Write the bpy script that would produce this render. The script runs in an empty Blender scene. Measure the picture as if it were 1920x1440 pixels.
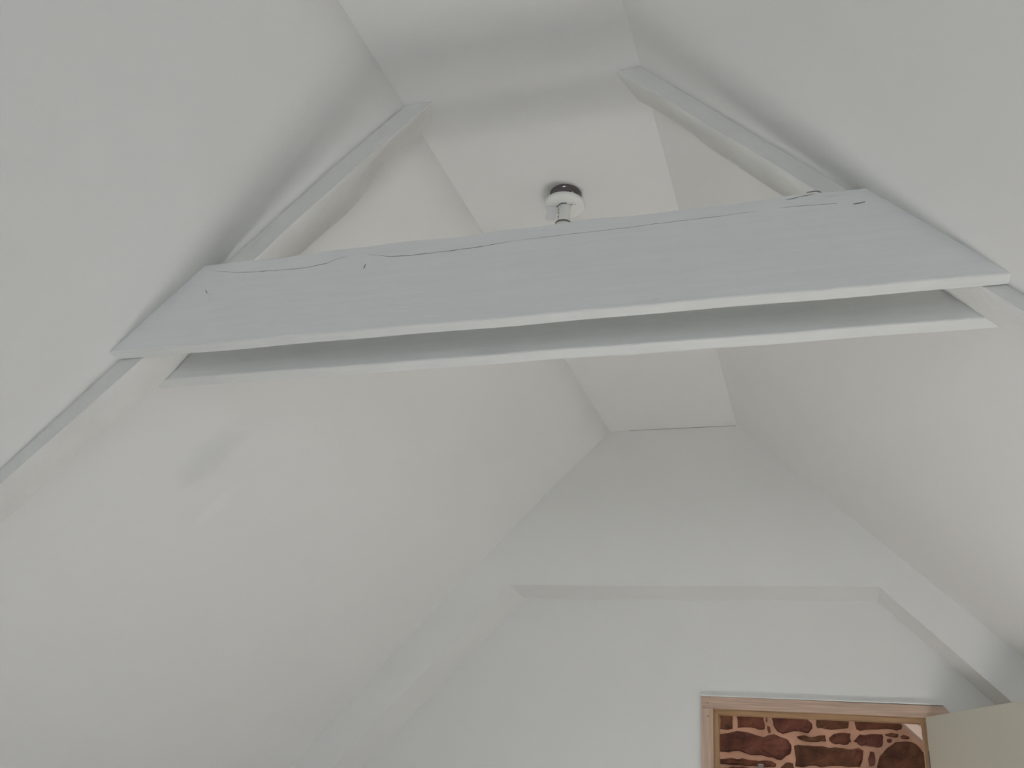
import bpy, bmesh, math, random
from mathutils import Vector, Matrix
random.seed(7)
scene = bpy.context.scene
col = scene.collection

# ------------------------------------------------------------------ camera
CH = 1.45                      # eye height above the floor
cam_d = bpy.data.cameras.new('camera')
cam_d.sensor_fit = 'HORIZONTAL'; cam_d.sensor_width = 36.0
cam_d.lens = 1771.44 / 1920 * 36.0
cam_d.clip_start = 0.02; cam_d.clip_end = 200
cam = bpy.data.objects.new('camera', cam_d); col.objects.link(cam)
right = Vector((0.9493102, 0.3028947, 0.0840527))
up = Vector((0.0617380, -0.4418455, 0.8949642))
back = Vector((0.3082182, -0.8444094, -0.4381485))
M = Matrix((right, up, back)).transposed().to_4x4()
M.translation = Vector((0, 0, CH))
cam.matrix_world = M
scene.camera = cam

# ------------------------------------------------------------------ daylight, sun, exposure
SKY = 4.35
SUN = 43.0
EXPOSURE = -0.21
world = bpy.data.worlds.new('sky'); scene.world = world; world.use_nodes = True
wb = world.node_tree.nodes['Background']
wb.inputs[0].default_value = (0.86, 0.93, 1.0, 1); wb.inputs[1].default_value = SKY
sun_d = bpy.data.lights.new('sun', 'SUN'); sun_d.energy = SUN; sun_d.angle = math.radians(1.0)
sun_d.color = (1.0, 0.985, 0.95)
sun = bpy.data.objects.new('sun', sun_d); col.objects.link(sun)
SUN_EL = math.radians(50)
sdir = Vector((-math.cos(SUN_EL), 0.0, -math.sin(SUN_EL)))      # light travels this way, in through the added, unseen roof window
sun.rotation_euler = sdir.to_track_quat('-Z', 'Y').to_euler()
sun.location = (9, 2.1, 8)
vs = scene.view_settings
scene.display_settings.display_device = 'sRGB'
vs.view_transform = 'Standard'; vs.look = 'None'; vs.gamma = 1.0; vs.use_curve_mapping = False
vs.exposure = EXPOSURE
scene.cycles.max_bounces = 12; scene.cycles.diffuse_bounces = 8; scene.cycles.glossy_bounces = 4
scene.cycles.sample_clamp_indirect = 0.0
scene.cycles.use_denoising = True

# ------------------------------------------------------------------ measured profile of the room (metres, y runs away from the camera)
H = 1.6789 + CH                # flat strip of the ceiling
Y0, YG, YB, YE = -2.6, 3.75, 3.989, 7.0   # near gable, far gable face, recessed door wall, stone gable
S = 0.75
def HH(y): return 2.2385 + 0.00213 * (5 - y / S)
def smooth(t):
    t = max(0.0, min(1.0, t)); return t * t * (3 - 2 * t)
def SL(z, y):                  # the plaster dips slightly where the old rafter meets the slope
    Y = y / S; Z = (z - CH) / S
    dip = 0.012 * smooth((z - CH - 1.15) / 0.35) * smooth((y - 0.4) / 0.7) * smooth((3.2 - y) / 1.1)
    return -dip + S * (-1.1859 - 0.02884 * (5 - Y) + 0.04166 * (HH(y) - Z) * (1.4385 - Z) - (HH(y) - Z) * (0.93689 + 0.02022 * (5 - Y)))
def SR(z, y):
    Y = y / S; Z = (z - CH) / S
    return S * (-0.4557 - 0.0082 * (5 - Y) + (HH(y) - Z) * (1.02437 - 0.00505 * (5 - Y)))
KNEE = CH - 0.95               # where the slopes meet the low side walls

# ------------------------------------------------------------------ materials
def mat(name, base, rough=0.6, bump=0.0, bscale=60.0, var=0.0, vscale=3.0, metal=0.0, spec=0.5, stretch=None, var2=None):
    m = bpy.data.materials.new(name); m.use_nodes = True
    nt = m.node_tree; b = nt.nodes['Principled BSDF']
    b.inputs['Base Color'].default_value = (*base, 1); b.inputs['Roughness'].default_value = rough
    b.inputs['Metallic'].default_value = metal; b.inputs['Specular IOR Level'].default_value = spec
    tc = nt.nodes.new('ShaderNodeTexCoord'); mp = nt.nodes.new('ShaderNodeMapping')
    nt.links.new(tc.outputs['Object'], mp.inputs[0])
    if stretch: mp.inputs['Scale'].default_value = stretch
    if var:
        n = nt.nodes.new('ShaderNodeTexNoise'); n.inputs['Scale'].default_value = vscale; n.inputs['Detail'].default_value = 5
        nt.links.new(mp.outputs[0], n.inputs['Vector'])
        r = nt.nodes.new('ShaderNodeValToRGB')
        lo = var2 or tuple(c * (1 - var) for c in base)
        r.color_ramp.elements[0].position = 0.35; r.color_ramp.elements[0].color = (*lo, 1)
        r.color_ramp.elements[1].position = 0.65; r.color_ramp.elements[1].color = (*[min(1, c * (1 + var * 0.5)) for c in base], 1)
        nt.links.new(n.outputs[0], r.inputs[0]); nt.links.new(r.outputs[0], b.inputs['Base Color'])
    if bump:
        n = nt.nodes.new('ShaderNodeTexNoise'); n.inputs['Scale'].default_value = bscale; n.inputs['Detail'].default_value = 6
        nt.links.new(mp.outputs[0], n.inputs['Vector'])
        bp = nt.nodes.new('ShaderNodeBump'); bp.inputs['Strength'].default_value = bump; bp.inputs['Distance'].default_value = 0.01
        nt.links.new(n.outputs[0], bp.inputs['Height']); nt.links.new(bp.outputs[0], b.inputs['Normal'])
    return m

PLASTER = mat('white_plaster', (0.80, 0.795, 0.78), 0.75, 0.05, 110, var=0.012, vscale=1.7, spec=0.2)
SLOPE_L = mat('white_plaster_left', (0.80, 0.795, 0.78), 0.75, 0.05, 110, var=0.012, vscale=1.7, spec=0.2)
BOARD = mat('painted_board', (0.80, 0.81, 0.80), 0.5, 0.12, 30, var=0.02, vscale=6, stretch=(1.2, 14, 14), spec=0.3)
RAFTER = mat('painted_old_timber', (0.785, 0.78, 0.76), 0.55, 0.45, 38, var=0.03, vscale=9, spec=0.3)
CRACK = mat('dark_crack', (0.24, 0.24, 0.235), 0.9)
OAK = mat('pale_timber', (0.60, 0.43, 0.33), 0.55, 0.10, 60, var=0.14, vscale=5, stretch=(1, 30, 30), var2=(0.48, 0.34, 0.26))
OAKV = mat('pale_timber_upright', (0.60, 0.43, 0.33), 0.55, 0.10, 60, var=0.14, vscale=5, stretch=(30, 30, 1), var2=(0.48, 0.34, 0.26))
PINE = mat('golden_timber', (0.55, 0.36, 0.20), 0.5, 0.10, 60, var=0.2, vscale=4, stretch=(1, 25, 25))
PINEV = mat('golden_timber_upright', (0.50, 0.33, 0.18), 0.5, 0.10, 60, var=0.2, vscale=4, stretch=(25, 25, 1))
CAULK = mat('white_caulk', (0.88, 0.88, 0.85), 0.5)
CREAM = mat('cream_paint', (0.62, 0.59, 0.50), 0.45, 0.04, 120)
FLOOR = mat('pale_floor', (0.62, 0.615, 0.605), 0.6, 0.08, 30, var=0.05, vscale=4)
CHROME = mat('chrome', (0.75, 0.75, 0.76), 0.06, metal=1.0)
CUP_CHROME = mat('chrome_dark_reflections', (0.16, 0.14, 0.15), 0.05, metal=1.0)  # chrome cup, its dark reflections put into the base colour
PLASTIC = mat('white_plastic', (0.82, 0.82, 0.79), 0.35)
DKRING = mat('dark_metal_ring', (0.13, 0.12, 0.10), 0.35, metal=0.6)
TAG = mat('white_card', (0.80, 0.80, 0.80), 0.7)
GREY = mat('grey_metal', (0.09, 0.095, 0.105), 0.5, metal=0.3)
MORTAR = mat('pink_lime_mortar', (0.46, 0.33, 0.26), 0.95, 1.0, 14, var=0.18, vscale=7)
WHITEFRAME = mat('white_window_frame', (0.8, 0.8, 0.8), 0.4)
BRASS = mat('brass', (0.7, 0.5, 0.2), 0.3, metal=1.0)

def stone_mat(name, a, b_):
    m = mat(name, a, 0.95, 0.9, 30, var=0.3, vscale=9, var2=b_)
    return m
STONES_M = [stone_mat('red_sandstone', (0.135, 0.062, 0.043), (0.05, 0.024, 0.018)),
            stone_mat('brown_sandstone', (0.12, 0.064, 0.040), (0.045, 0.024, 0.017)),
            stone_mat('plum_sandstone', (0.13, 0.060, 0.048), (0.05, 0.022, 0.019))]

# shading of uneven plaster painted into the left slope: greyer patch, lighter one below
def painted_shading():
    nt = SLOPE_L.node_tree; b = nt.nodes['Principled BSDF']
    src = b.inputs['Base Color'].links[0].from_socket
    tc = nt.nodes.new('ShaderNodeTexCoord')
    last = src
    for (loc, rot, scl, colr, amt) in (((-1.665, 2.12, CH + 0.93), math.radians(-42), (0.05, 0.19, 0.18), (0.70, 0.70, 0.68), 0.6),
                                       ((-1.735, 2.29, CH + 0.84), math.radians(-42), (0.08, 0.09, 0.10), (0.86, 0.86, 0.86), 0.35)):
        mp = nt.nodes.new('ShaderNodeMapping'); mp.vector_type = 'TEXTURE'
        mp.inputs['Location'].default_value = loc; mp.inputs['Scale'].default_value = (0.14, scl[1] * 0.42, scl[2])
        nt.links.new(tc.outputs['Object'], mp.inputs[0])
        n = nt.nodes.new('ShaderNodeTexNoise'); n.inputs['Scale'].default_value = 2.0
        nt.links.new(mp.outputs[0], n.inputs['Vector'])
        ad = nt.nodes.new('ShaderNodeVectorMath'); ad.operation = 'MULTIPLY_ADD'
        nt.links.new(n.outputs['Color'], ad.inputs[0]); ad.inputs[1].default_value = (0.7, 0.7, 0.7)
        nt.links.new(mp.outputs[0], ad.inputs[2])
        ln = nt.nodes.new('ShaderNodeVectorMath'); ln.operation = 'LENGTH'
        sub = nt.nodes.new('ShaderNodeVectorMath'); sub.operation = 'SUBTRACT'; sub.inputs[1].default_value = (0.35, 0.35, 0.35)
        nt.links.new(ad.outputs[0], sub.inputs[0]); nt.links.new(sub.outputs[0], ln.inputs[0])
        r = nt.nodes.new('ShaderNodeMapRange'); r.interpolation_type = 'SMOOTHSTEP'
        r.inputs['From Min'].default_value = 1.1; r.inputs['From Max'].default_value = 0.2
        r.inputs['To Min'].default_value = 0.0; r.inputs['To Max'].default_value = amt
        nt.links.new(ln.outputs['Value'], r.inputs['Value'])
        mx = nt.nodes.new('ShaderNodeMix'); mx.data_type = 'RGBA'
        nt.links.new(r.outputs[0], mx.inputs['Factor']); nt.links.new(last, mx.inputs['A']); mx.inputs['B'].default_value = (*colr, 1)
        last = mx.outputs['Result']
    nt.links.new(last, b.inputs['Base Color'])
painted_shading()

# ------------------------------------------------------------------ helpers
def link(name, bm, m, parent=None, smooth=False):
    bmesh.ops.recalc_face_normals(bm, faces=bm.faces)
    me = bpy.data.meshes.new(name); bm.to_mesh(me); bm.free()
    if smooth:
        for f in me.polygons: f.use_smooth = True
    if m: me.materials.append(m)
    o = bpy.data.objects.new(name, me); col.objects.link(o)
    if parent: o.parent = parent
    return o
def tag(o, label, cat, group=None):
    o['label'] = label; o['category'] = cat
    if group: o['group'] = group
    return o
def struct(o, label=None):
    o['kind'] = 'structure'
    if label: o['label'] = label
    return o
def box(bm, x0, x1, y0, y1, z0, z1):
    v = [bm.verts.new((x, y, z)) for x in (x0, x1) for y in (y0, y1) for z in (z0, z1)]
    for f in ((0, 1, 3, 2), (4, 6, 7, 5), (0, 4, 5, 1), (2, 3, 7, 6), (0, 2, 6, 4), (1, 5, 7, 3)):
        bm.faces.new([v[i] for i in f])
def boxo(name, x0, x1, y0, y1, z0, z1, m, parent=None, bevel=0.0):
    bm = bmesh.new(); box(bm, x0, x1, y0, y1, z0, z1)
    if bevel: bmesh.ops.bevel(bm, geom=bm.edges[:], offset=bevel, segments=2, affect='EDGES', profile=0.5)
    return link(name, bm, m, parent)
def prism(bm, pts, y0, y1):
    a = [bm.verts.new((x, y0, z)) for x, z in pts]; b = [bm.verts.new((x, y1, z)) for x, z in pts]
    bm.faces.new(a); bm.faces.new(b[::-1]); n = len(pts)
    for i in range(n): bm.faces.new((a[i], b[i], b[(i + 1) % n], a[(i + 1) % n]))
def lathe(bm, prof, c=(0, 0, 0), seg=40):
    rings = []
    for r, z in prof:
        if r < 1e-6: rings.append([bm.verts.new((c[0], c[1], c[2] + z))])
        else: rings.append([bm.verts.new((c[0] + r * math.cos(2 * math.pi * k / seg), c[1] + r * math.sin(2 * math.pi * k / seg), c[2] + z)) for k in range(seg)])
    for p, q in zip(rings, rings[1:]):
        for k in range(seg):
            k2 = (k + 1) % seg
            if len(p) == 1 and len(q) == 1: continue
            if len(p) == 1: bm.faces.new((p[0], q[k], q[k2]))
            elif len(q) == 1: bm.faces.new((p[k], p[k2], q[0]))
            else: bm.faces.new((p[k], p[k2], q[k2], q[k]))
def tube(bm, pts, r, seg=8):
    prev = None
    for i, p in enumerate(pts):
        p = Vector(p); d = (Vector(pts[min(i + 1, len(pts) - 1)]) - Vector(pts[max(i - 1, 0)])).normalized()
        a = d.orthogonal().normalized(); b = d.cross(a)
        ring = [bm.verts.new(p + r * (math.cos(2 * math.pi * k / seg) * a + math.sin(2 * math.pi * k / seg) * b)) for k in range(seg)]
        if prev:
            for k in range(seg): bm.faces.new((prev[k], prev[(k + 1) % seg], ring[(k + 1) % seg], ring[k]))
        else: bm.faces.new(ring[::-1])
        prev = ring
    bm.faces.new(prev)
def lerp_table(t, z):
    t = sorted(t)
    if z <= t[0][0]: return t[0][1]
    for (a, b), (c, d) in zip(t, t[1:]):
        if z <= c: return b + (d - b) * (z - a) / (c - a)
    return t[-1][1]

# ------------------------------------------------------------------ structure: floor, slopes, flat strip, walls
struct(boxo('floor', -4.2, 3.4, Y0 - 0.3, YE + 0.3, -0.15, 0.0, FLOOR), 'pale floor')
def slope(name, fn, y0, y1, sgn, m, hole=None, label=None):
    ys = [y0 + (y1 - y0) * i / 24 for i in range(25)]
    zs = [KNEE - 0.05 + (H + 0.04 - KNEE + 0.05) * i / 24 for i in range(25)]
    if hole:
        ys = sorted(set(ys) | {hole[0], hole[1]}); zs = sorted(set(zs) | {hole[2], hole[3]})
    bm = bmesh.new()
    g = [[bm.verts.new((fn(z, y), y, z)) for z in zs] for y in ys]
    for i in range(len(ys) - 1):
        for j in range(len(zs) - 1):
            if hole and hole[0] - 1e-6 <= ys[i] and ys[i + 1] <= hole[1] + 1e-6 and hole[2] - 1e-6 <= zs[j] and zs[j + 1] <= hole[3] + 1e-6: continue
            q = (g[i][j], g[i + 1][j], g[i + 1][j + 1], g[i][j + 1])
            bm.faces.new(q if sgn < 0 else q[::-1])
    bmesh.ops.delete(bm, geom=[v for v in bm.verts if not v.link_faces], context='VERTS')
    me = bpy.data.meshes.new(name); bm.normal_update()
    # the room side of the slope must face the room
    f0 = bm.faces[:][0]
    if f0.normal.x * sgn > 0: bmesh.ops.reverse_faces(bm, faces=bm.faces[:])
    bm.to_mesh(me); bm.free(); me.materials.append(m)
    for f in me.polygons: f.use_smooth = not hole
    o = bpy.data.objects.new(name, me); col.objects.link(o)
    s = o.modifiers.new('thickness', 'SOLIDIFY'); s.thickness = 0.2; s.offset = -1.0
    return struct(o, label)
HOLE = (1.7, 2.5, CH - 0.45, CH + 0.35)  # unseen roof window, added so the sun makes a bright patch on the floor
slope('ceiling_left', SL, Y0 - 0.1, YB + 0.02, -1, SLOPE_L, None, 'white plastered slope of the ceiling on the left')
slope('ceiling_right', SR, Y0 - 0.1, YB + 0.02, 1, PLASTER, HOLE, 'white plastered slope of the ceiling on the right')
bm = bmesh.new()
prism(bm, [(-1.35, H), (0.0, H), (0.0, H + 0.25), (-1.35, H + 0.25)], Y0 - 0.1, YB + 0.05)
struct(link('ceiling', bm, PLASTER), 'narrow flat strip of ceiling between the two slopes')
xl, xr = SL(KNEE, 1.5), SR(KNEE, 1.5)
struct(boxo('wall_left', xl - 0.45, xl + 0.05, Y0 - 0.2, YE + 0.2, 0, KNEE + 0.03, PLASTER), 'low white side wall under the left slope')
struct(boxo('wall_right', xr - 0.05, xr + 0.45, Y0 - 0.2, YE + 0.2, 0, KNEE + 0.03, PLASTER), 'low white side wall under the right slope')

# near gable with a window behind the photographer
bm = bmesh.new()
wx0, wx1, wz0, wz1 = -1.5, 0.3, 0.75, 2.25
box(bm, -4.2, wx0, Y0 - 0.3, Y0, 0, 3.5); box(bm, wx1, 3.4, Y0 - 0.3, Y0, 0, 3.5)
box(bm, wx0, wx1, Y0 - 0.3, Y0, 0, wz0); box(bm, wx0, wx1, Y0 - 0.3, Y0, wz1, 3.5)
struct(link('wall_near', bm, PLASTER), 'white gable wall with the window')
wf = bpy.data.objects.new('window_1', None); col.objects.link(wf); struct(wf, 'white framed gable window'); wf.location = (0, 0, 0)
for a in ((wx0, wx0 + 0.06, wz0, wz1), (wx1 - 0.06, wx1, wz0, wz1), ((wx0 + wx1) / 2 - 0.03, (wx0 + wx1) / 2 + 0.03, wz0 + .06, wz1 - .06)):
    boxo('window_frame', a[0], a[1], Y0 - 0.2, Y0 - 0.13, a[2], a[3], WHITEFRAME, wf)
for a in ((wz0, wz0 + 0.06), (wz1 - 0.06, wz1)):
    boxo('window_frame', wx0 + .06, wx1 - .06, Y0 - 0.2, Y0 - 0.13, a[0], a[1], WHITEFRAME, wf)

# far gable: a face with a shallow canted recess, and the door wall at the back of the recess
RXL, RXR, RZ = -1.3017, 0.169, CH + 0.9926
KL, KR = 0.91536, 0.98889
rl = lambda z: RXL - (RZ - z) * KL
rr = lambda z: RXR + (RZ - z) * KR
bm = bmesh.new()
zb_ = 0.35
zl = [zb_ + (H - 0.002 - zb_) * i / 12 for i in range(13)]
ol = lambda z: min(SL(z, YG) - 0.05, rl(z) - 0.12)
prism(bm, [(ol(zb_), 0)] + [(ol(z), z) for z in zl] + [(SL(H, YG) - 0.05, H + 0.06), (SR(H, YG) + 0.05, H + 0.06)]
      + [(SR(z, YG) + 0.05, z) for z in zl[::-1]] + [(SR(zb_, YG) + 0.05, 0),
           (rr(zb_), 0), (rr(zb_), zb_), (RXR, RZ), (RXL, RZ), (rl(zb_), zb_), (rl(zb_), 0)], YG, YB + 0.01)
rim = [(RXR, RZ), (RXL, RZ), (rl(zb_), zb_), (rr(zb_), zb_)]
onrim = lambda v: abs(v.co.y - YG) < 1e-5 and any(abs(v.co.x - x) < 1e-5 and abs(v.co.z - z) < 1e-5 for x, z in rim)
bmesh.ops.bevel(bm, geom=[e for e in bm.edges if onrim(e.verts[0]) and onrim(e.verts[1])], offset=0.003, segments=2, affect='EDGES')
gable = struct(link('wall_far', bm, PLASTER), 'white plastered gable face framing the shallow recess')
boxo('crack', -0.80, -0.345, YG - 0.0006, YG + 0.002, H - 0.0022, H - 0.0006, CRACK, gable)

DX0, DX1, DZ = -0.477, 0.300, CH + 0.557       # clear edges of the architrave opening
bm = bmesh.new()
ox0, ox1, oz = DX0 - 0.028, DX1 + 0.028, DZ + 0.028
box(bm, -4.2, ox0, YB, YB + 0.19, 0, 3.5); box(bm, ox1, 3.4, YB, YB + 0.19, 0, 3.5); box(bm, ox0, ox1, YB, YB + 0.19, oz, 3.5)
struct(link('wall_back', bm, PLASTER), 'white wall at the back of the recess, around the doorway')

# ------------------------------------------------------------------ doorway
door = bpy.data.objects.new('door_1', None); col.objects.link(door); door.location = (0, 0, 0)
struct(door, 'open cream door in a pale timber frame, stone wall beyond')
AF = YB - 0.017
ah = DZ + 0.046
bm = bmesh.new()
prism(bm, [(DX0 - 0.045, DZ), (DX0, DZ), (DX1, DZ), (DX1 + 0.086, DZ), (DX1 + 0.086, DZ + 0.020), (DX1 + 0.068, DZ + 0.041), (DX1 + 0.05, ah - 0.003), (DX0 - 0.045, ah)], AF, YB)
bmesh.ops.bevel(bm, geom=bm.edges[:], offset=0.0015, segments=1, affect='EDGES')
link('head_architrave', bm, OAK, door)
boxo('side_architrave', DX0 - 0.045, DX0 - 0.0005, AF - 0.001, YB, 0, DZ - 0.0005, OAKV, door, 0.0015)
boxo('side_architrave', DX1 + 0.0005, DX1 + 0.045, AF - 0.001, YB, 0, DZ - 0.0005, OAKV, door, 0.0015)
boxo('caulk_line', DX0 - 0.050, DX1 + 0.066, AF - 0.0015, YB, ah + 0.0002, ah + 0.0045, CAULK, door, 0.001)
boxo('lining_head', ox0, ox1, YB + 0.0005, YB + 0.19, DZ + 0.006, oz, PINE, door)
boxo('lining_side', ox0, DX0 - 0.006, YB + 0.0005, YB + 0.19, 0, DZ + 0.006, PINEV, door)
boxo('lining_side', DX1 + 0.006, ox1, YB + 0.0005, YB + 0.19, 0, DZ + 0.006, PINEV, door)
boxo('stop_head', DX0 - 0.006, DX1 + 0.006, YB + 0.055, YB + 0.10, DZ - 0.010, DZ + 0.006, PINE, door, 0.001)
boxo('stop_side', DX0 - 0.006, DX0 + 0.012, YB + 0.055, YB + 0.10, 0, DZ - 0.010, PINEV, door, 0.001)
boxo('stop_side', DX1 - 0.010, DX1 + 0.006, YB + 0.055, YB + 0.10, 0, DZ - 0.010, PINEV, door, 0.001)
# nail heads in the corner of the architrave
for (nx, nz) in ((DX0 - 0.021, DZ + 0.021), (DX0 - 0.023, DZ - 0.030), (DX0 - 0.018, DZ - 0.031)):
    bm = bmesh.new(); lathe(bm, [(0, 0), (0.0022, 0), (0.0022, 0.0012), (0, 0.0012)], seg=8)
    bm.transform(Matrix.Translation((nx, AF - 0.0015, nz)) @ Matrix.Rotation(math.radians(90), 4, 'X'))
    link('nail', bm, DKRING, door)
# leaf: hinged on the right jamb and swung towards us
ld = Vector((0.491, -0.871, 0)).normalized(); ln_ = Vector((0.871, 0.491, 0)).normalized()
hp = Vector((DX1 - 0.001, AF - 0.006, 0))
def leaf_box(name, s0, s1, t0, t1, z0, z1, m, parent, bevel=0.0):
    bm = bmesh.new(); box(bm, s0, s1, t0, t1, z0, z1)
    if bevel: bmesh.ops.bevel(bm, geom=bm.edges[:], offset=bevel, segments=2, affect='EDGES')
    bm.transform(Matrix(((ld.x, ln_.x, 0, hp.x), (ld.y, ln_.y, 0, hp.y), (0, 0, 1, 0), (0, 0, 0, 1))))
    return link(name, bm, m, parent)
leaf = leaf_box('door_leaf', 0, 0.762, 0, 0.035, 0.008, DZ + 0.001, CREAM, door, 0.0015)
for z in (0.25, 1.1, 1.8): leaf_box('hinge', -0.004, 0.0, 0.0, 0.03, z, z + 0.09, GREY, door)
for t in (-0.05, 0.075):
    bm = bmesh.new(); lathe(bm, [(0, -0.006), (0.022, -0.004), (0.026, 0.01), (0.02, 0.022), (0, 0.026)], seg=20)
    bm.transform(Matrix.Translation(hp + ld * 0.70 + ln_ * t + Vector((0, 0, 1.0))))
    link('door_knob', bm, BRASS, leaf, True)
    bm = bmesh.new(); tube(bm, [hp + ld * 0.70 + ln_ * t + Vector((0, 0, 1.01)), hp + ld * 0.70 + ln_ * 0.0175 + Vector((0, 0, 1.01))], 0.008)
    link('knob_stem', bm, BRASS, leaf)

# ------------------------------------------------------------------ room beyond the doorway: slopes, floor continues, stone gable
def SL2(z, y): return SL(z, YG)
def SR2(z, y): return SR(z, YG + 2.6)
slope('ceiling_beyond_left', SL2, YB + 0.18, YE + 0.1, -1, PLASTER, None, 'left slope of the room beyond the door')
slope('ceiling_beyond_right', SR2, YB + 0.18, YE + 0.1, 1, PLASTER, None, 'right slope of the room beyond the door')
bm = bmesh.new(); prism(bm, [(-1.35, H), (0.0, H), (0.0, H + 0.25), (-1.35, H + 0.25)], YB + 0.16, YE + 0.1)
struct(link('ceiling_beyond', bm, PLASTER), 'flat strip of ceiling beyond the door')
stone_wall = struct(boxo('wall_stone', -4.2, 3.4, YE, YE + 0.3, 0, 3.5, MORTAR), 'red rubble stone gable wall in pink mortar')
STONES =  [[(-0.793, 2.481), (-0.707, 2.484), (-0.708, 2.378), (-0.71, 2.305), (-0.735, 2.296), (-0.795, 2.298)], [(-0.674, 2.468), (-0.498, 2.469), (-0.503, 2.387), (-0.496, 2.347), (-0.497, 2.311), (-0.532, 2.305), (-0.561, 2.314), (-0.674, 2.311)], [(-0.465, 2.465), (-0.216, 2.475), (-0.215, 2.386), (-0.187, 2.362), (-0.186, 2.333), (-0.213, 2.301), (-0.253, 2.307), (-0.305, 2.31), (-0.346, 2.297), (-0.378, 2.287), (-0.409, 2.3), (-0.434, 2.339), (-0.444, 2.384)], [(-0.153, 2.46), (0.052, 2.463), (0.048, 2.373), (0.044, 2.344), (-0.036, 2.332), (-0.092, 2.328), (-0.149, 2.332), (-0.158, 2.352)], [(0.085, 2.459), (0.395, 2.467), (0.382, 2.377), (0.374, 2.354), (0.341, 2.343), (0.314, 2.35), (0.243, 2.347), (0.176, 2.341), (0.12, 2.331), (0.099, 2.336), (0.09, 2.374)], [(-0.795, 2.263), (-0.705, 2.281), (-0.639, 2.287), (-0.557, 2.269), (-0.498, 2.258), (-0.439, 2.28), (-0.382, 2.261), (-0.348, 2.246), (-0.33, 2.219), (-0.337, 2.162), (-0.396, 2.121), (-0.444, 2.134), (-0.56, 2.143), (-0.666, 2.164), (-0.779, 2.152), (-0.797, 2.151)], [(-0.286, 2.274), (-0.237, 2.281), (-0.192, 2.271), (-0.106, 2.289), (-0.101, 2.253), (-0.154, 2.247), (-0.239, 2.247), (-0.273, 2.258)], [(-0.079, 2.277), (-0.049, 2.3), (-0.003, 2.312), (0.055, 2.31), (0.056, 2.261), (0.031, 2.238), (-0.019, 2.241), (-0.064, 2.245), (-0.08, 2.26)], [(0.095, 2.285), (0.113, 2.304), (0.185, 2.313), (0.254, 2.313), (0.254, 2.271), (0.245, 2.244), (0.212, 2.232), (0.169, 2.237), (0.119, 2.237), (0.09, 2.257), (0.074, 2.262)], [(0.268, 2.316), (0.306, 2.324), (0.35, 2.321), (0.345, 2.302), (0.31, 2.303), (0.278, 2.306)], [(0.365, 2.307), (0.382, 2.317), (0.413, 2.31), (0.415, 2.296), (0.395, 2.29), (0.369, 2.293)], [(0.279, 2.286), (0.306, 2.289), (0.31, 2.272), (0.291, 2.263), (0.279, 2.27)], [(-0.304, 2.214), (-0.28, 2.221), (-0.212, 2.22), (-0.127, 2.221), (-0.043, 2.218), (0.034, 2.21), (0.096, 2.222), (0.125, 2.207), (0.119, 2.155), (0.104, 2.105), (0.033, 2.104), (-0.106, 2.098), (-0.218, 2.094), (-0.303, 2.087)], [(0.084, 2.213), (0.117, 2.209), (0.126, 2.193), (0.116, 2.155), (0.105, 2.121), (0.07, 2.125), (0.071, 2.174)], [(0.169, 2.204), (0.193, 2.202), (0.198, 2.159), (0.189, 2.121), (0.159, 2.114), (0.154, 2.157)], [(0.208, 2.117), (0.229, 2.177), (0.277, 2.229), (0.334, 2.27), (0.4, 2.276), (0.452, 2.265), (0.48, 2.229), (0.519, 2.193), (0.537, 2.162), (0.602, 2.129), (0.538, 2.067), (0.379, 2.052), (0.273, 2.062), (0.21, 2.079)], [(-0.797, 2.103), (-0.726, 2.112), (-0.643, 2.116), (-0.561, 2.108), (-0.463, 2.111), (-0.431, 2.096), (-0.435, 2.076), (-0.493, 2.07), (-0.562, 2.076), (-0.667, 2.074), (-0.797, 2.074)], [(-0.798, 2.046), (-0.68, 2.059), (-0.569, 2.057), (-0.552, 2.027), (-0.565, 1.982), (-0.681, 1.964), (-0.799, 1.968)], [(-0.398, 2.075), (-0.365, 2.105), (-0.32, 2.103), (-0.315, 2.075), (-0.334, 2.041), (-0.391, 2.037)], [(-0.485, 2.385), (-0.477, 2.386), (-0.475, 2.36), (-0.483, 2.356)], [(-0.477, 2.331), (-0.46, 2.326), (-0.456, 2.292), (-0.468, 2.288)], [(-0.517, 2.03), (-0.403, 2.023), (-0.289, 2.035), (-0.192, 2.066), (0.003, 2.075), (0.034, 2.041), (-0.003, 1.975), (-0.225, 1.955), (-0.48, 1.944), (-0.524, 1.985)], [(0.053, 2.075), (0.113, 2.084), (0.194, 2.073), (0.205, 2.009), (0.154, 1.974), (0.052, 1.984)]]
def stone(poly, m):
    cx = sum(p[0] for p in poly) / len(poly); cz = sum(p[1] for p in poly) / len(poly)
    bm = bmesh.new(); n = len(poly); dep = random.uniform(0.012, 0.026)
    def ring(k, y, j):
        return [bm.verts.new((cx + (x - cx) * k + random.uniform(-j, j), y + random.uniform(-j, j) * 1.6, cz + (z - cz) * k + random.uniform(-j, j))) for x, z in poly]
    r0 = ring(1.04, 0.004, 0.0); r1 = ring(0.95, -dep * 0.75, 0.003); r2 = ring(0.66, -dep, 0.004)
    for a, b in ((r0, r1), (r1, r2)):
        for i in range(n): bm.faces.new((a[i], a[(i + 1) % n], b[(i + 1) % n], b[i]))
    c = bm.verts.new((cx, -dep * random.uniform(0.85, 1.15), cz))
    for i in range(n): bm.faces.new((r2[i], r2[(i + 1) % n], c))
    bm.transform(Matrix.Translation((-cx, 0, -cz)))
    o = link('stone', bm, m, stone_wall); o.location = (cx, YE, cz)
    return o
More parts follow.
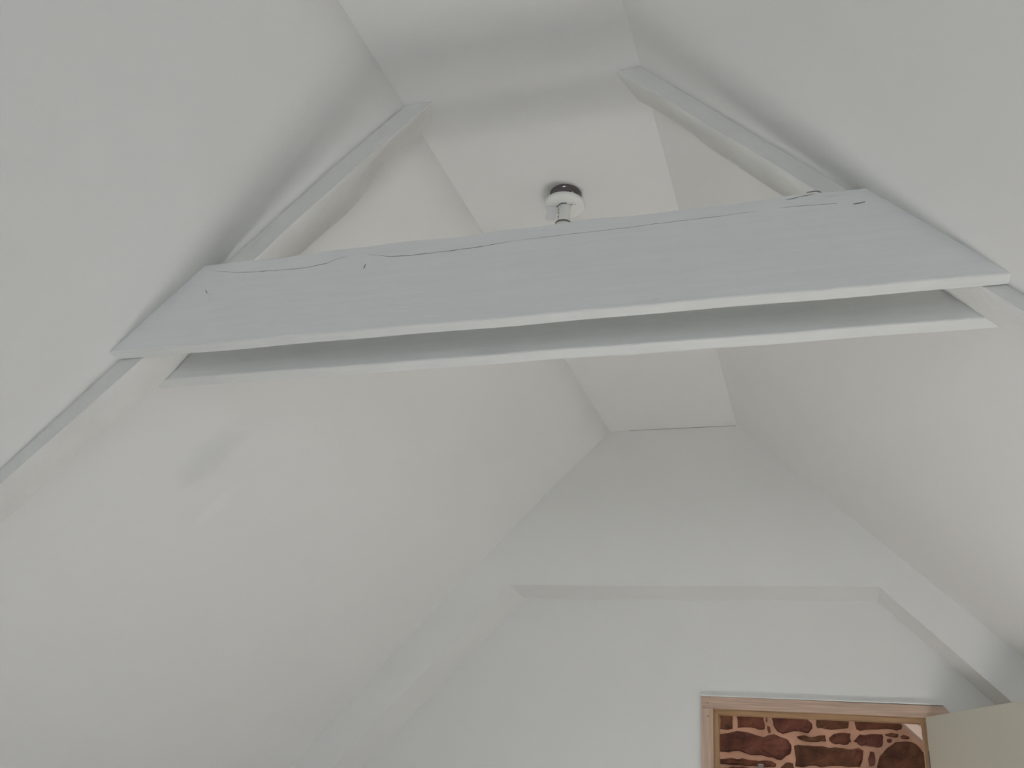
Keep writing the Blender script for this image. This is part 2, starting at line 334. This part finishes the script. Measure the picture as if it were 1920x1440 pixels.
def rough(poly):
    out = []
    for i, (x, z) in enumerate(poly):
        x2, z2 = poly[(i + 1) % len(poly)]; d = math.hypot(x2 - x, z2 - z); n = 3 if d > 0.09 else (2 if d > 0.035 else 1)
        for k in range(n):
            t = k / n; j = 0.0 if k == 0 else min(0.008, d * 0.10)
            out.append((x + (x2 - x) * t + random.uniform(-j, j), z + (z2 - z) * t + random.uniform(-j, j)))
    return out
for k, pl in enumerate(STONES): stone(rough(pl), STONES_M[(k * 2 + 1) % 3])
def blob(x0, x1, z0, z1):
    cx, cz, hx, hz = (x0 + x1) / 2, (z0 + z1) / 2, (x1 - x0) / 2, (z1 - z0) / 2
    out = []
    for i in range(9):
        a = 2 * math.pi * (i + 0.5) / 9; c, s = math.cos(a), math.sin(a)
        e = 0.45
        out.append((cx + hx * math.copysign(abs(c) ** e, c) * random.uniform(0.86, 1.0), cz + hz * math.copysign(abs(s) ** e, s) * random.uniform(0.84, 1.0)))
    return out
z = 0.02
while z < 2.95:
    h = random.uniform(0.12, 0.19); x = -1.9 + random.uniform(-0.2, 0)
    while x < 1.5:
        w = random.uniform(0.18, 0.5)
        mid = -0.82 < x + w and x < 0.66
        if not (mid and z + h > 1.93 and z < 2.49) and SL(z + h, YG) + 0.05 < x and x + w < SR(z + h, YG) + 0.1:
            stone(blob(x, x + w, z, z + h), random.choice(STONES_M))
        x += w + random.uniform(0.03, 0.05)
    z += h + 0.035
# rafter against the stone gable
def rafter_beyond():
    bm = bmesh.new(); a = []
    for z in (KNEE, H):
        x = SR2(z, 0)
        a.append([bm.verts.new((x + dx, y, z)) for dx, y in ((-0.078, YE - 0.13), (-0.078, YE - 0.002), (0.12, YE - 0.002), (0.12, YE - 0.13))])
    for i in range(4): bm.faces.new((a[0][i], a[0][(i + 1) % 4], a[1][(i + 1) % 4], a[1][i]))
    bm.faces.new(a[0][::-1]); bm.faces.new(a[1])
    return link('gable_rafter', bm, RAFTER)
tag(rafter_beyond(), 'white painted rafter lying against the red stone wall beyond the door', 'beam')
post = bpy.data.objects.new('metal_post', None); col.objects.link(post); post.location = (-0.451, 6.0, 0)
tag(post, 'slim grey metal post in front of the stone wall, top just showing in the doorway', 'post')
boxo('post_shaft', -0.017, 0.017, -0.017, 0.017, 0.008, CH + 0.545, GREY, post, 0.003)
boxo('post_base', -0.05, 0.05, -0.05, 0.05, 0, 0.008, GREY, post)
# bare corded bulb added out of sight above the doorway, lighting the room beyond
bulb = bpy.data.objects.new('added_pendant_bulb', None); col.objects.link(bulb); bulb.location = (-0.5, 5.3, H)
tag(bulb, 'unseen bare warm bulb on a cord, added to light the room beyond the door', 'lamp')
bm = bmesh.new(); tube(bm, [(0, 0, 0), (0, 0, -0.36)], 0.003); link('cord', bm, PLASTIC, bulb)
bm = bmesh.new(); lathe(bm, [(0, -0.34), (0.016, -0.345), (0.018, -0.39), (0, -0.39)], seg=16); link('lamp_holder', bm, PLASTIC, bulb, True)
bm = bmesh.new(); lathe(bm, [(0.012, -0.39), (0.028, -0.43), (0.03, -0.45), (0.02, -0.475), (0, -0.482)], seg=24)
GLOW = bpy.data.materials.new('added_warm_bulb'); GLOW.use_nodes = True
GLOW.node_tree.nodes['Principled BSDF'].inputs['Emission Color'].default_value = (1.0, 0.70, 0.50, 1)
GLOW.node_tree.nodes['Principled BSDF'].inputs['Emission Strength'].default_value = 30
link('bulb_glass', bm, GLOW, bulb, True)
bl = bpy.data.lights.new('added_bulb_light', 'POINT'); bl.energy = 30; bl.color = (1.0, 0.76, 0.64); bl.shadow_soft_size = 0.04
blo = bpy.data.objects.new('added_bulb_light', bl); col.objects.link(blo); blo.location = (-0.5, 5.3, H - 0.56)

# ------------------------------------------------------------------ roof truss: two old rafters clasped by a pair of tie boards
YF, YN, YBK = 1.6092, 1.650, 1.7636
ZB, ZT = CH + 0.9929, CH + 1.2201
def rafter(name, fn, sgn, near, far, bulge, label):
    bm = bmesh.new(); prev = None
    n = 90; z0, z1 = 0.55, H + 0.06
    ys = [YN, YN + 0.003, YN + 0.03, YN + 0.06, YN + 0.085, YN + 0.105, YBK - 0.001]
    ph = random.uniform(0, 9)
    for i in range(n + 1):
        z = z0 + (z1 - z0) * i / n
        on, of = lerp_table(near, z - CH), lerp_table(far, z - CH)
        wob = 0.0022 * math.sin(z * 9 + ph) + 0.0014 * math.sin(z * 23 + ph * 2) + random.uniform(-0.0004, 0.0004)
        ring = []
        for y in ys:
            t = (y - YN) / (YBK - YN)
            off = on + (of - on) * t + bulge * 4 * t * (1 - t) * 0.5 + wob * (0.3 + t)
            if y == YN: off -= 0.003
            ring.append(bm.verts.new((fn(z, y) - sgn * off, y + (0.0006 * math.sin(z * 31) if y == YN else 0), z)))
        ring.append(bm.verts.new((fn(z, YBK) + sgn * 0.09, YBK - 0.001, z)))
        ring.append(bm.verts.new((fn(z, YN) + sgn * 0.09, YN, z)))
        if prev:
            for k in range(len(ring)): bm.faces.new((prev[k], prev[(k + 1) % len(ring)], ring[(k + 1) % len(ring)], ring[k]))
        else: bm.faces.new(ring)
        prev = ring
    bm.faces.new(prev[::-1])
    o = link(name, bm, RAFTER, None, True)
    o.data.set_sharp_from_angle(angle=math.radians(38))
    return tag(o, label, 'beam', 'rafters of the roof truss')
q = S / 0.7 * 0.7 / S * 1.0714
rafter('rafter', SL, -1,
       [(0.60, 0.049), (0.67, 0.051), (0.85, 0.0626), (0.99, 0.068), (1.25, 0.080), (1.375, 0.0775), (1.457, 0.081), (1.50, 0.077), (1.557, 0.082), (1.70, 0.079)],
       [(0.62, 0.012), (0.735, 0.0225), (0.82, 0.0274), (0.90, 0.034), (1.00, 0.043), (1.05, 0.036), (1.34, 0.0435), (1.45, 0.050), (1.51, 0.0312), (1.545, 0.0129), (1.59, -0.010), (1.70, -0.005)], 0.004,
       'old white painted rafter on the left slope with a wavy lower edge')
rafter('rafter', SR, 1,
       [(0.60, 0.043), (0.99, 0.0438), (1.26, 0.0545), (1.413, 0.0535), (1.452, 0.0575), (1.52, 0.0555), (1.587, 0.058), (1.70, 0.065)],
       [(0.60, 0.030), (0.99, 0.0304), (1.063, 0.0279), (1.347, 0.0392), (1.394, 0.0371), (1.452, 0.0311), (1.497, 0.0326), (1.561, 0.0246), (1.632, 0.0233), (1.70, 0.030)], 0.003,
       'old white painted rafter on the right slope, knotty at its top end')

def tie(name, y0, y1, zb, zt, label, seed):
    rnd = random.Random(seed)
    bm = bmesh.new(); prev = None; N = 110
    f = [rnd.uniform(0, 6) for _ in range(6)]
    for i in range(N + 1):
        u = i / N
        wt = 0.0016 * math.sin(u * 21 + f[0]) + 0.0012 * math.sin(u * 47 + f[1]); wb = 0.0008 * math.sin(u * 17 + f[2]) + 0.0006 * math.sin(u * 39 + f[3])
        ring = []
        for (y, z, w) in ((y0 + 0.0015, zb, wb), (y0, zb + 0.0025, wb), (y0, zt - 0.003, wt), (y0 + 0.003, zt, wt), (y1 - 0.003, zt, wt), (y1, zt - 0.003, wt), (y1, zb + 0.0025, wb), (y1 - 0.0015, zb, wb)):
            xa, xb = SL(z, y) - 0.03, SR(z, y) + 0.03
            ring.append(bm.verts.new((xa + (xb - xa) * u, y, z + w)))
        if prev:
            for k in range(8): bm.faces.new((prev[k], prev[(k + 1) % 8], ring[(k + 1) % 8], ring[k]))
        else: bm.faces.new(ring)
        prev = ring
    bm.faces.new(prev[::-1])
    return tag(link(name, bm, BOARD), label, 'beam', 'tie boards across the roof')
front = tie('tie_board', YF, YN - 0.0035, ZB, ZT, 'wide pale grey-white tie board spanning the roof, nearer one with a long crack', 3)
tie('tie_board', YBK, YBK + 0.044, ZB - 0.001, ZT - 0.004, 'narrow-looking tie board behind and below the nearer cracked one', 5)
CRACKS =  [[(-1.393, 2.65), (-1.3106, 2.6357), (-1.2059, 2.6296), (-1.1264, 2.6277), (-1.0753, 2.6335), (-1.0464, 2.6434), (-1.0219, 2.6463)], [(-0.9696, 2.6457), (-0.9386, 2.6389), (-0.9093, 2.6324), (-0.8597, 2.6291), (-0.7944, 2.6296), (-0.6926, 2.631), (-0.6185, 2.637)], [(-0.6185, 2.637), (-0.4977, 2.6378), (-0.3926, 2.6374), (-0.2797, 2.6395), (-0.1921, 2.6393), (-0.0963, 2.6416)], [(-0.0515, 2.643), (-0.0136, 2.6426), (0.0318, 2.6398), (0.0568, 2.6387)], [(0.086, 2.6318), (0.1078, 2.6337)], [(-0.0394, 2.661), (-0.0125, 2.6649), (0.0163, 2.6684)], [(-0.9704, 2.618), (-0.9739, 2.6067)], [(-1.3969, 2.5952), (-1.3893, 2.5837)], [(0.0002, 2.6735), (0.0186, 2.6747), (0.0286, 2.6705)]]
cw = [0.0008, 0.0009, 0.0005, 0.0006, 0.0006, 0.0013, 0.0012, 0.0010, 0.0011]
for pts, w in zip(CRACKS, cw):
    bm = bmesh.new(); fine = []; yo = 0.0003 if len(pts) > 2 else 0.0022
    for (a, b) in zip(pts, pts[1:]):
        n = max(2, int(math.hypot(b[0] - a[0], b[1] - a[1]) / 0.012))
        for i in range(n): fine.append((a[0] + (b[0] - a[0]) * i / n, a[1] + (b[1] - a[1]) * i / n))
    fine.append(pts[-1]); prev = None; m_ = len(fine) - 1
    for i, (x, z) in enumerate(fine):
        t = min(1, 6 * min(i, m_ - i) / max(m_, 1)) * 0.85 + 0.15
        z += random.uniform(-0.0006, 0.0006); h = w * t * random.uniform(0.35, 1.0)
        px, pz = pts[0][1] - pts[-1][1], pts[-1][0] - pts[0][0]; pl_ = math.hypot(px, pz); px, pz = px / pl_ * h, pz / pl_ * h
        v = [bm.verts.new((x - px, YF - yo, z - pz)), bm.verts.new((x + px, YF - yo, z + pz)), bm.verts.new((x + px, YF + 0.002, z + pz)), bm.verts.new((x - px, YF + 0.002, z - pz))]
        if prev:
            for k in range(4): bm.faces.new((prev[k], prev[(k + 1) % 4], v[(k + 1) % 4], v[k]))
        prev = v
    link('crack', bm, CRACK, front)
# knots standing slightly proud of the board
for (x, z, rx, rz) in ((0.035, ZT - 0.016, 0.050, 0.013), (-1.385, ZT - 0.082, 0.020, 0.018), (-0.985, ZT - 0.06, 0.022, 0.028), (-0.30, ZB + 0.011, 0.012, 0.008)):
    bm = bmesh.new(); R_ = 5; seg = 22; c = bm.verts.new((x, YF - 0.0011, z)); prev = [c] * seg
    for r in range(1, R_ + 1):
        t = r / R_
        ring = [bm.verts.new((x + rx * t * math.cos(2 * math.pi * k / seg), YF + 0.0006 - 0.0016 * (1 - t * t) + (random.uniform(-0.0012, 0.0012) if t < 1 else 0), z + rz * t * math.sin(2 * math.pi * k / seg))) for k in range(seg)]
        for k in range(seg):
            k2 = (k + 1) % seg
            if r == 1: bm.faces.new((c, ring[k], ring[k2]))
            else: bm.faces.new((prev[k], prev[k2], ring[k2], ring[k]))
        prev = ring
    link('knot', bm, BOARD, front, True)

# ------------------------------------------------------------------ ceiling light fitting without its shade
fit = bpy.data.objects.new('ceiling_light', None); col.objects.link(fit); fit.location = (-0.651, 2.081, H)
tag(fit, 'bare chrome and white ceiling light fitting, cup darkened for its reflections, with a card tag, no shade', 'lamp')
bm = bmesh.new(); lathe(bm, [(0.043, 0.0), (0.045, -0.004), (0.040, -0.007), (0.0400, -0.010), (0.0375, -0.020), (0.0320, -0.032), (0.030, -0.035), (0, -0.036)], seg=56)
link('ceiling_cup', bm, CUP_CHROME, fit, True)
bm = bmesh.new(); lathe(bm, [(0, -0.033), (0.050, -0.033), (0.0565, -0.036), (0.0575, -0.0395), (0.056, -0.0445), (0.051, -0.0475), (0.020, -0.0475), (0, -0.0475)], seg=56)
pl = link('holder_plate', bm, PLASTIC, fit, True)
bm = bmesh.new(); lathe(bm, [(0, -0.0475), (0.0185, -0.0475), (0.0185, -0.056), (0.0165, -0.058), (0.0165, -0.098), (0.0175, -0.100), (0.0175, -0.118), (0, -0.118)], seg=36)
hd = link('lamp_holder', bm, PLASTIC, fit, True)
hd.data.set_sharp_from_angle(angle=math.radians(35)); pl.data.set_sharp_from_angle(angle=math.radians(35))
bm = bmesh.new(); lathe(bm, [(0.0225, -0.1065), (0.0240, -0.1065), (0.0240, -0.1105), (0.0225, -0.1105), (0.0225, -0.1065)], seg=40)
link('holder_ring', bm, DKRING, fit)
bm = bmesh.new(); lathe(bm, [(0.0175, -0.108), (0.0232, -0.108), (0.0232, -0.132), (0.020, -0.134), (0, -0.134)], seg=40)
link('skirt', bm, PLASTIC, fit, True)
# ribbed thread down the side of the holder
for k in range(6):
    bm = bmesh.new(); a = math.radians(215); r = 0.0168; c = (r * math.cos(a), r * math.sin(a), -0.060 - k * 0.0062)
    tube(bm, [(c[0] - 0.003, c[1] + 0.001, c[2]), (c[0], c[1] - 0.0008, c[2] - 0.0012), (c[0] + 0.0035, c[1] - 0.001, c[2])], 0.0009, 6)
    link('clip_tooth', bm, CHROME if k % 2 else DKRING, hd)
# card tag hanging on the left
bm = bmesh.new(); box(bm, -0.0145, 0.0145, -0.0006, 0.0006, -0.048, 0.0)
bmesh.ops.bevel(bm, geom=[e for e in bm.edges if abs(e.verts[0].co.y - e.verts[1].co.y) > 1e-4], offset=0.003, segments=3, affect='EDGES')
bm.transform(Matrix.Translation((-0.033, -0.012, -0.050)) @ Matrix.Rotation(math.radians(14), 4, 'Z') @ Matrix.Rotation(math.radians(4), 4, 'Y'))
tg = link('card_tag', bm, TAG, fit)
bm = bmesh.new(); tube(bm, [(-0.022, -0.009, -0.051), (-0.016, -0.010, -0.0478), (-0.008, -0.019, -0.0488), (0.0, -0.021, -0.0495), (0.010, -0.018, -0.0488)], 0.0010, 6)
link('tie_wire', bm, GREY, fit)
bm = bmesh.new(); lathe(bm, [(0, -0.0475), (0.0042, -0.0475), (0.0042, -0.053), (0.003, -0.0545), (0, -0.055)], c=(0.030, -0.014, 0), seg=14)
link('screw', bm, PLASTIC, fit, True)
bm = bmesh.new(); tube(bm, [(0.018, -0.010, -0.0485), (0.026, -0.006, -0.0485), (0.034, -0.008, -0.0485)], 0.0011, 6)
link('earth_wire', bm, GREY, fit)
for a in (12, 192):     # little screws on the cup
    bm = bmesh.new(); lathe(bm, [(0, 0), (0.004, 0), (0.0036, 0.003), (0, 0.0036)], seg=12)
    t = math.radians(a - 90)
    bm.transform(Matrix.Translation((0.0375 * math.cos(t + 0.6), 0.0375 * math.sin(t + 0.6), -0.02)) @ Matrix.Rotation(t + 0.6 - math.pi / 2, 4, 'Z') @ Matrix.Rotation(math.radians(-90), 4, 'X'))
    link('cup_screw', bm, CHROME, fit, True)
